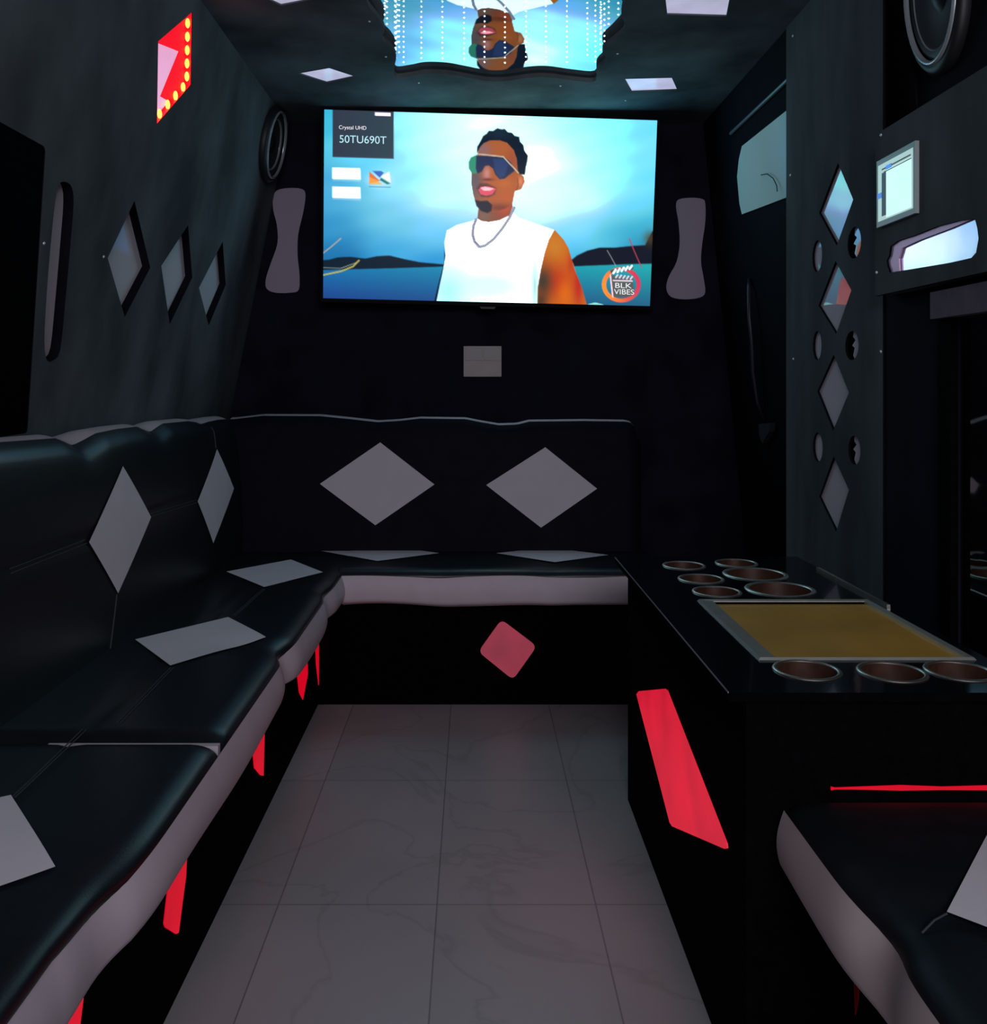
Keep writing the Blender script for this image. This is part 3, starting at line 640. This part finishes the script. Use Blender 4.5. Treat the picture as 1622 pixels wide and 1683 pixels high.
# ------------------------------------------------------------------ corner sofa
sofa = thing('corner_sofa', (-.6, 2.2, 0), 'L-shaped black vinyl corner sofa with white diamond patches and white front band', 'sofa')
XF, YF, HS = -.40, 2.77, .437
NEAR = .25
pz = [(1.03, .65, .075), (1.97, 1.0, .05), (2.53, .7, .06)]              # pinches of the left seat front
def pinch(v, L_): return sum(q_[1]*math.exp(-((v-q_[0])/(q_[2] if len(q_) > 2 else .055))**2) for q_ in L_)
def bul(v, L_): return sum(a*math.exp(-((v-c)/.16)**2) for c, a in L_)
# base
mb = MB(); mb.prism([(-.485, NEAR, 0), (-.485, 2.852, 0), (.60, 2.852, 0), (.60, 3.42, 0), (-1.03, 3.42, 0), (-1.03, NEAR, 0)], (0, 0, .34))
mb.build('base', M_base, sofa)
# cross-section of a seat, s across from the backrest (0) to the front (1), used for both runs
def seat_prof(s, depth):
    r = .045
    flat = depth-r
    if s < .8:
        return (s/.8*flat, 0)
    t = (s-.8)/.2*math.pi/2
    return (flat+r*math.sin(t), -.022*(1-math.cos(t)))
XBk, YBk = -.80, 3.08
def nearout(y): return .026*max(0., min(1., (1.08-y)/.16))
def seat_h(x, y, flat=False):
    """height of the left seat surface"""
    g = pinch(y, pz); fr = max(0, min(1, (x-XBk)/(XF-XBk)))
    h = HS - .012*g*fr**4 - (0 if flat else .004*math.exp(-((x+.635)/.012)**2))
    return h
def left_seat(y0, y1, ny, closed_ends=True):
    def fn(u, v):
        y = y0+(y1-y0)*v; px_, dz = seat_prof(u, XF-XBk)
        e = min(v, 1-v)*(y1-y0); rnd = -.016*(1-min(1, e/.03))**2
        x = XBk+px_-(.022*pinch(y, pz)+nearout(y))*(max(0, (u-.5)*2))**2-.004*(1-min(1, e/.03))*(1 if u > .8 else 0)
        return Vector((x, y, seat_h(x, y)+dz+rnd))
    return MB().grid(fn, 30, ny)
def band(fx, prof_n=8):
    pass
cuts = [(NEAR, 1.452), (1.462, YBk+.03)]
def sp_label(o, l): o['label'] = l
seats = []
for (a, b_) in cuts: seats.append(left_seat(a, b_, max(20, int((b_-a)/.018))).build('seat_cushion', M_vinyl, sofa, True))
# front band of the left run (white), with bulge between the pinches
def lband(y0, y1):
    def fn(u, v):
        y = y0+(y1-y0)*v; p = pinch(y, pz)
        t = u*math.pi
        x = XF-.022*p-nearout(y)+.012*math.sin(t)*(1-.5*p)-.03*(max(0, u-.85)/.15)
        h = HS-.020-.012*p-(.090-.012*p+.006*math.sin(y*9))*u
        return Vector((x, y, h))
    return MB().grid(fn, 12, int((y1-y0)/.015), True)
b1 = lband(NEAR, 1.456); b1.build('front_band', M_white, sofa, True)
b2 = lband(1.4555, YF+.004); b2.build('front_band', M_white, sofa, True)
# white end face showing in the joint between the two cushions
MB().box((XBk+.12, 1.451, .36), (XF-.006, 1.4635, HS-.012)).build('joint_piping', M_white, sofa)
# back run seat
bz = [(-.10, .4), (.24, .5)]
def back_seat(u, v):
    x = XF-.01+(.60-XF+.01)*v; py_, dz = seat_prof(u, YBk+.04-YF)
    e = (1-v)*1.0; rnd = -.016*(1-min(1, e/.03))**2
    return Vector((x, YBk+.04-py_+.008*pinch(x, bz)*(max(0, (u-.5)*2)), HS+.001-.006*pinch(x, bz)*u+dz+rnd))
MB().grid(back_seat, 30, 60, True).build('seat_cushion', M_vinyl, sofa, True)
def bband(u, v):
    x = XF+(.60-XF)*v; t = u*math.pi
    y = YF-.010*math.sin(t)+.03*(max(0, u-.85)/.15)+.006*pinch(x, bz)
    return Vector((x, y, HS-.020-.006*pinch(x, bz)+.003*math.sin(x*14)-(.094+.004*math.sin(x*11+1))*u))
MB().grid(bband, 12, 70).build('front_band', M_white, sofa, True)
# backrests
lt = [(0,728),(111,720),(126,726),(139,732),(155,724),(175,712),(207,705),(240,701),(252,706),(263,710),(272,703),(281,696),(322,692),(336,694),(344,697),(356,693),(370,690)]
ltY = [onX(px, py, -.825) for px, py in lt]; lY = [p.y for p in ltY]; lH = [p.z for p in ltY]
e0 = lY[0]
lY = [NEAR, e0-.42, e0-.36, e0-.28]+lY; lH = [lH[0], lH[0], lH[0]-.03, lH[0]]+lH
lY.append(3.16); lH.append(lH[-1]-.002)
def Ltop(y): return interp(y, lY, lH)
def Lface(y, h, flat=False):
    t = (h-.40)/.49; t = max(0, min(1, t))
    x = -.775-.045*t + .012*math.sin(t*math.pi)
    roll = max(0, (h-(Ltop(y)-.035))/.035); x -= .022*roll**2.2
    seam = 0 if flat else math.exp(-((h-.685)/.010)**2)*.004
    dip = max(0, .905-Ltop(y)); x -= dip*.5*t**8
    return x-seam
def lback(u, v):
    y = NEAR+(3.12-NEAR)*v; T = Ltop(y); h = .40+(T-.40)*u
    return Vector((Lface(y, h), y, h))
MB().grid(lback, 40, 170, True).build('backrest', M_vinyl, sofa, True)
def ltopband(u, v):
    y = NEAR+(3.14-NEAR)*v; T = Ltop(y); f_ = Lface(y, T); dip = max(0, .905-T)
    x = f_+(-.912-f_)*u; z = T+.006*math.sin(u*math.pi)+(.896-T)*u*.5*(1 if T < .896 else .6)
    return Vector((x, y, z))
MB().grid(ltopband, 10, 170, True).build('top_band', M_white, sofa, True)
bt = [(384,689),(430,683.5),(525,684),(575,689),(620,694),(655,692),(690,688),(765,689),(790,694),(820,699),(850,698),(870,693),(960,692),(1030,693),(1040,696),(1046,706),(1049,722)]
btY = [onY(px, py, 3.14) for px, py in bt]; bX = [-.95]+[p.x for p in btY]; bH = [btY[0].z-.002]+[p.z for p in btY]
def Btop(x): return interp(x, bX, bH)
def Bface(x, h):
    t = max(0, min(1, (h-.40)/.48)); y = 3.07+.065*t-.010*math.sin(t*math.pi)
    roll = max(0, (h-(Btop(x)-.03))/.03); y += .016*roll**2
    e = max(0, (x-.53)/.035); y += .02*min(1, e)**2
    return y+math.exp(-((h-.665)/.008)**2)*.0025
def bback(u, v):
    x = -.84+(bX[-1]+.84)*v; T = Btop(x); h = .40+(T-.40)*u
    return Vector((x, Bface(x, h), h))
MB().grid(bback, 40, 120).build('backrest', mat('black_vinyl_shaded', (.006, .007, .012), .6, spec=.06, noise=.1, bump=.1, bscale=420), sofa, True)  # darkened, dulled copy of the seat vinyl; dimmer light put into the material
def btopband(u, v):
    x = -.84+(bX[-1]+.84)*v; T = Btop(x); f_ = Bface(x, T)
    return Vector((x, f_+(.055)*u, T+.003*math.sin(u*math.pi)+.004*u))
MB().grid(btopband, 8, 120).build('top_band', M_white, sofa, True)
xe = bX[-1]
MB().grid(lambda u, v: Vector((xe, 3.09+v*.10, .34+(bH[-1]-.34)*u)), 4, 4, True).build('backrest_side', M_vinyl, sofa)
# patches: white diamonds sewn into seats and backs
def patch(c4, place, parent, n=14, bow=0.0, m=None):
    A, B_, D_, E_ = [Vector(p) for p in c4]
    def fn(u, v):
        p = (A*(1-u)+B_*u)*(1-v)+(E_*(1-u)+D_*u)*v
        return place(p)
    o = MB().grid(fn, n, n).build('diamond_patch', m or M_patch, parent, True)
    return o
def pX(P, X): return [((onX(*p, X)).y, (onX(*p, X)).z) for p in P]
lean = lambda p: Vector((Lface(p[0], p[1], True)+.003, p[0], p[1]))
def onL(px, py):                            # hit the leaning left backrest
    X = -.80
    for _ in range(12):
        p = onX(px, py, X); X = Lface(p.y, p.z)
    return (p.y, p.z)
def onB(px, py):
    Y = 3.1
    for _ in range(12):
        p = onY(px, py, Y); Y = Bface(p.x, p.z)
    return (p.x, p.z)
bk = [c for c in sofa.children if c.name.startswith('backrest')]
patch([onL(*p) for p in ((200,766),(245,850),(192,975),(142,891))], lean, bk[0])
patch([onL(*p) for p in ((355,738),(383,803),(349,893),(323,824))], lean, bk[0])
bp_ = lambda p: Vector((p[0], Bface(p[0], p[1])-.003, p[1]))
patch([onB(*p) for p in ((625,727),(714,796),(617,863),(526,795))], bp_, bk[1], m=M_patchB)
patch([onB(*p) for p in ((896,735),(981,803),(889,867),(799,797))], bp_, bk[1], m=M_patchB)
def seatpatch(P, parent, hh=HS, m=None):
    c4 = [onZ(*p, hh) for p in P]
    patch([(c.x, c.y) for c in c4], lambda p: Vector((p[0], p[1], (seat_h(p[0], p[1], True) if p[0] < XF and hh == HS else hh+.001)+.003)), parent, m=m)
seatpatch([(222,1053),(375,1016),(437,1048),(280,1096)], seats[1])
seatpatch([(372,941),(478,921),(531,942),(434,966)], seats[1])
seatpatch([(-150,1345),(18,1310),(91,1425),(-60,1480)], seats[0])
bs = [c for c in sofa.children if c.name.startswith('seat_cushion')][-1]
seatpatch([(528,907),(628,898),(722,911),(620,924)], bs); seatpatch([(815,911),(902,902),(1000,914),(912,926)], bs)
# stitching
def st(name, P, place, parent, off=.0045):
    for d in (0, off): MB().tube([place(p, d) for p in P], .0010, 5).build(name, M_stitch, parent)
def lsurf(p, d): return Vector((Lface(p[0], p[1]+d*1.6)+.0008, p[0], p[1]+d*1.6))
def seg(a, b_, n=14): return [(a[0]+(b_[0]-a[0])*i/n, a[1]+(b_[1]-a[1])*i/n) for i in range(n+1)]
st('stitching', seg(onL(18,942), onL(142,893)), lsurf, bk[0]); st('stitching', seg(onL(246,850), onL(323,826)), lsurf, bk[0])
def hsurf(p, d): return Vector((p[0]+d*1.3, p[1], seat_h(p[0]+d*1.3, p[1])+.0008))
zz = lambda px, py: (onZ(px, py, HS).x, onZ(px, py, HS).y)
st('stitching', seg(zz(193,1188), zz(280,1098)), hsurf, seats[1]); st('stitching', seg(zz(18,1308), zz(136,1196)), hsurf, seats[0]); st('stitching', seg(zz(383,1012), zz(432,968)), hsurf, seats[1])
def vs_(p, d): return Vector((Lface(p[0]+d*.8, p[1])+.0008, p[0]+d*.8, p[1]))
st('stitching', seg(onL(191,977), onL(176,1098)), vs_, bk[0]); st('stitching', seg(onL(346,702), onL(354,737)), vs_, bk[0])
# red lit panels in the base
bs_ = [c for c in sofa.children if c.name.startswith('base')][0]
def redL(P, label=None):
    MB().prism([onX(*p, -.4845) for p in P], (.002, 0, 0)).build('light_panel', M_red, sofa)
redL([(517,1040),(526.5,1040),(527,1070),(523,1126),(519,1090)])
redL([(487,1100),(492,1070),(504,1075),(505,1108),(497,1150),(491,1138)])
redL([(415,1240),(420,1190),(434,1190),(432,1275),(427,1274),(417,1262)])
redL([(277,1440),(290,1380),(307,1380),(304,1440),(292,1533),(288,1535),(270,1524),(268,1518)])
redL([(80,1720),(110,1640),(135,1640),(120,1760),(100,1750)])
rp_ = roundpoly([(onY(*p, 2.851).x, onY(*p, 2.851).z) for p in ((824,1018),(882,1062),(843,1117),(786,1071))], .02)
MB().prism([(a, 2.852, b_) for a, b_ in rp_], (0, -.003, 0)).build('light_panel', M_reddim, sofa)['label'] = 'dim red rounded diamond light'

# ------------------------------------------------------------------ bar counter
HT = .584
ct = thing('bar_counter', (.575, 1.7, 0), 'black bar counter with glossy top, cup holders and a tall red light panel', 'counter')
MB().box((.372, 1.245, 0), (.776, 2.198, HT-.013), open_top=True).build('body', M_base, ct)
cups = [(1124,930,.049),(1210,926,.049),(1152,952,.049),(1241,944,.070),(1178,973,.049),(1282,969,.070),(1326,1102,.0485),(1466,1105,.0485),(1577,1103.5,.0485)]
cpos = [(onZ(px, py, HT).x, onZ(px, py, HT).y, r) for px, py, r in cups]
tray = [(.432, 1.378), (.757, 1.378), (.757, 1.753), (.432, 1.753)]
inn = [(.440, 1.386), (.749, 1.386), (.749, 1.745), (.440, 1.745)]
hole = [[(x+r*.86*math.cos(2*math.pi*i/36), y+r*.86*math.sin(2*math.pi*i/36)) for i in range(36)] for x, y, r in cpos]
board('countertop', roundpoly([(.345, 1.232), (.782, 1.232), (.782, 2.205), (.341, 2.205)], .008, 3), hole+[inn], .013, (0, 0, HT), (1, 0, 0), (0, 1, 0), (0, 0, 1), M_gloss, ct, M_base)
MB().tube([(.3452, 1.236, HT-.001), (.3415, 2.20, HT-.001)], .0012, 6).build('edge_trim', mat('edge_line', (.35, .38, .40), .3, metal=.5), ct)
MB().box((.770, 1.70, HT), (.7765, 2.05, HT+.006)).build('edge_trim', M_steel, ct)
MB().prism([onX(*p, .3718) for p in ((1047,1141),(1051,1136),(1094,1132),(1098,1135),(1196,1386),(1197,1394),(1192,1395),(1106,1358),(1102,1352))], (-.002, 0, 0)).build('light_panel', M_redbright, ct)['label'] = 'tall slanted bright red light panel'
MB().prism([onY(*p, 1.2448) for p in ((1365,1292.5),(1372,1294),(1400,1293),(1480,1290),(1548,1292.5),(1640,1290),(1640,1298),(1548,1297.5),(1480,1298.5),(1400,1296.5),(1372,1296.5),(1365,1298))], (0, -.002, 0)).build('light_strip', M_red, ct)['label'] = 'thin red light line above the bench seat'
# cup holders: one built, the rest copied
def make_cup():
    t = thing('cup_holder', (0, 0, HT), 'x', 'cup holder')
    r = .049
    MB().lathe([(r*.85, -.001), (r*.865, .0018), (r*.92, .0026), (r*.98, .0020), (r*1.0, .0003)], (0, 0, HT), 48).build('rim', M_steel, t, True)
    MB().lathe([(r*.85, .0005), (r*.84, -.01), (r*.80, -.055), (r*.77, -.062), (.0001, -.063)], (0, 0, HT), 48).build('cup', M_cup, t, True)
    return t
cl = ['small cup holder in the far left corner of the counter', 'small cup holder in the far right corner of the counter', 'small cup holder second from the far end of the counter left row', 'large cup holder farther from the metal tray', 'small cup holder in the left row just behind the metal tray', 'large cup holder just behind the metal tray', 'cup holder in front of the metal tray, leftmost of the front row', 'cup holder in front of the metal tray, middle of the front row', 'cup holder in front of the metal tray, at the right edge of photo']
proto = make_cup()
for i, (x, y, r) in enumerate(cpos):
    if i == 0: o = proto
    else:
        o = proto.copy(); C.objects.link(o)
        for ch in list(proto.children):
            c_ = ch.copy(); C.objects.link(c_); c_.parent = o
    o.location = (x, y, HT); s_ = r/.049; o.scale = (s_, s_, 1)
    o['label'] = cl[i]; o['group'] = 'cup holders sunk into the bar counter'
# tray
ty = thing('serving_tray', (.595, 1.565, HT-.03), 'rectangular metal framed tray with olive brown base sunk in the counter', 'tray')
def fr(i0, w_l, w_o, z0, z1):
    o4 = [(.430, 1.376), (.759, 1.376), (.759, 1.755), (.430, 1.755)]
    i4 = [(.458, 1.386), (.747, 1.386), (.747, 1.746), (.458, 1.746)]
    V = [(a, b_, HT+.0002) for a, b_ in o4]+[(a, b_, HT+.004) for a, b_ in [(.433,1.379),(.756,1.379),(.756,1.752),(.433,1.752)]]+[(a, b_, HT+.002) for a, b_ in i4]+[(a, b_, HT-.012) for a, b_ in i4]
    Fc = []
    for r_ in range(3):
        for j in range(4):
            a = r_*4+j; c_ = r_*4+(j+1) % 4; Fc.append((a, c_, c_+4, a+4))
    return V, Fc, i4
V, Fc, i4 = fr(0, 0, 0, 0, 0)
obj('frame', V, Fc, M_steel2, ty)
MB().prism([(a, b_, HT-.004) for a, b_ in i4], (0, 0, -.008)).build('base_plate', M_olive, ty)

# ------------------------------------------------------------------ right bench
bn = thing('bench_seat', (.7, .7, 0), 'black vinyl bench seat with white front band, cut off at the lower right', 'bench')
XR = .42
MB().box((.50, .2, 0), (.874, 1.236, .34)).build('base', M_base, bn)
rz = [(.97, .8)]
def rseat(u, v):
    y = .2+(1.235-.2)*v; pp, dz = seat_prof(u, .454); e = (1-v)*1.035; rnd = -.01*(1-min(1, e/.03))**2
    g = pinch(y, [(.955, 1)])
    return Vector((.874-pp+.02*g*(max(0, u-.5)*2)**2, y, .444-.012*g*u*u+dz+rnd))
rs = MB().grid(rseat, 30, 60, True).build('seat_cushion', M_vinyl2, bn, True)
def rband(u, v):
    y = .2+(1.235-.2)*v; g = pinch(y, [(.955, 1)]); t = u*math.pi
    return Vector((XR+.02*g-.010*math.sin(t)+.03*max(0, u-.85)/.15, y, .424-.012*g-(.092+.008*math.sin(y*8))*u))
MB().grid(rband, 12, 60).build('front_band', mat('white_vinyl_bench', (.55, .47, .46), .55, noise=.03), bn, True)
c4 = [onZ(*p, .444) for p in ((1556,1503),(1650,1322),(1800,1440),(1710,1562))]
patch([(c.x, c.y) for c in c4], lambda p: Vector((p[0], p[1], .447)), rs)
a_, b2_ = onZ(1515, 1522, .444), onZ(1556, 1503, .444)
MB().tube([(a_.x, a_.y, .437), ((a_.x+b2_.x)/2, (a_.y+b2_.y)/2, .444), (b2_.x, b2_.y, .445)], .0012, 5).build('stitching', M_stitch, rs)
MB().prism([onX(*p, .4995) for p in ((1404,1560),(1413,1560),(1412,1640),(1407,1668))], (-.002, 0, 0)).build('light_panel', mat('dark_red_panel', (.35, .01, .015), .4), bn)
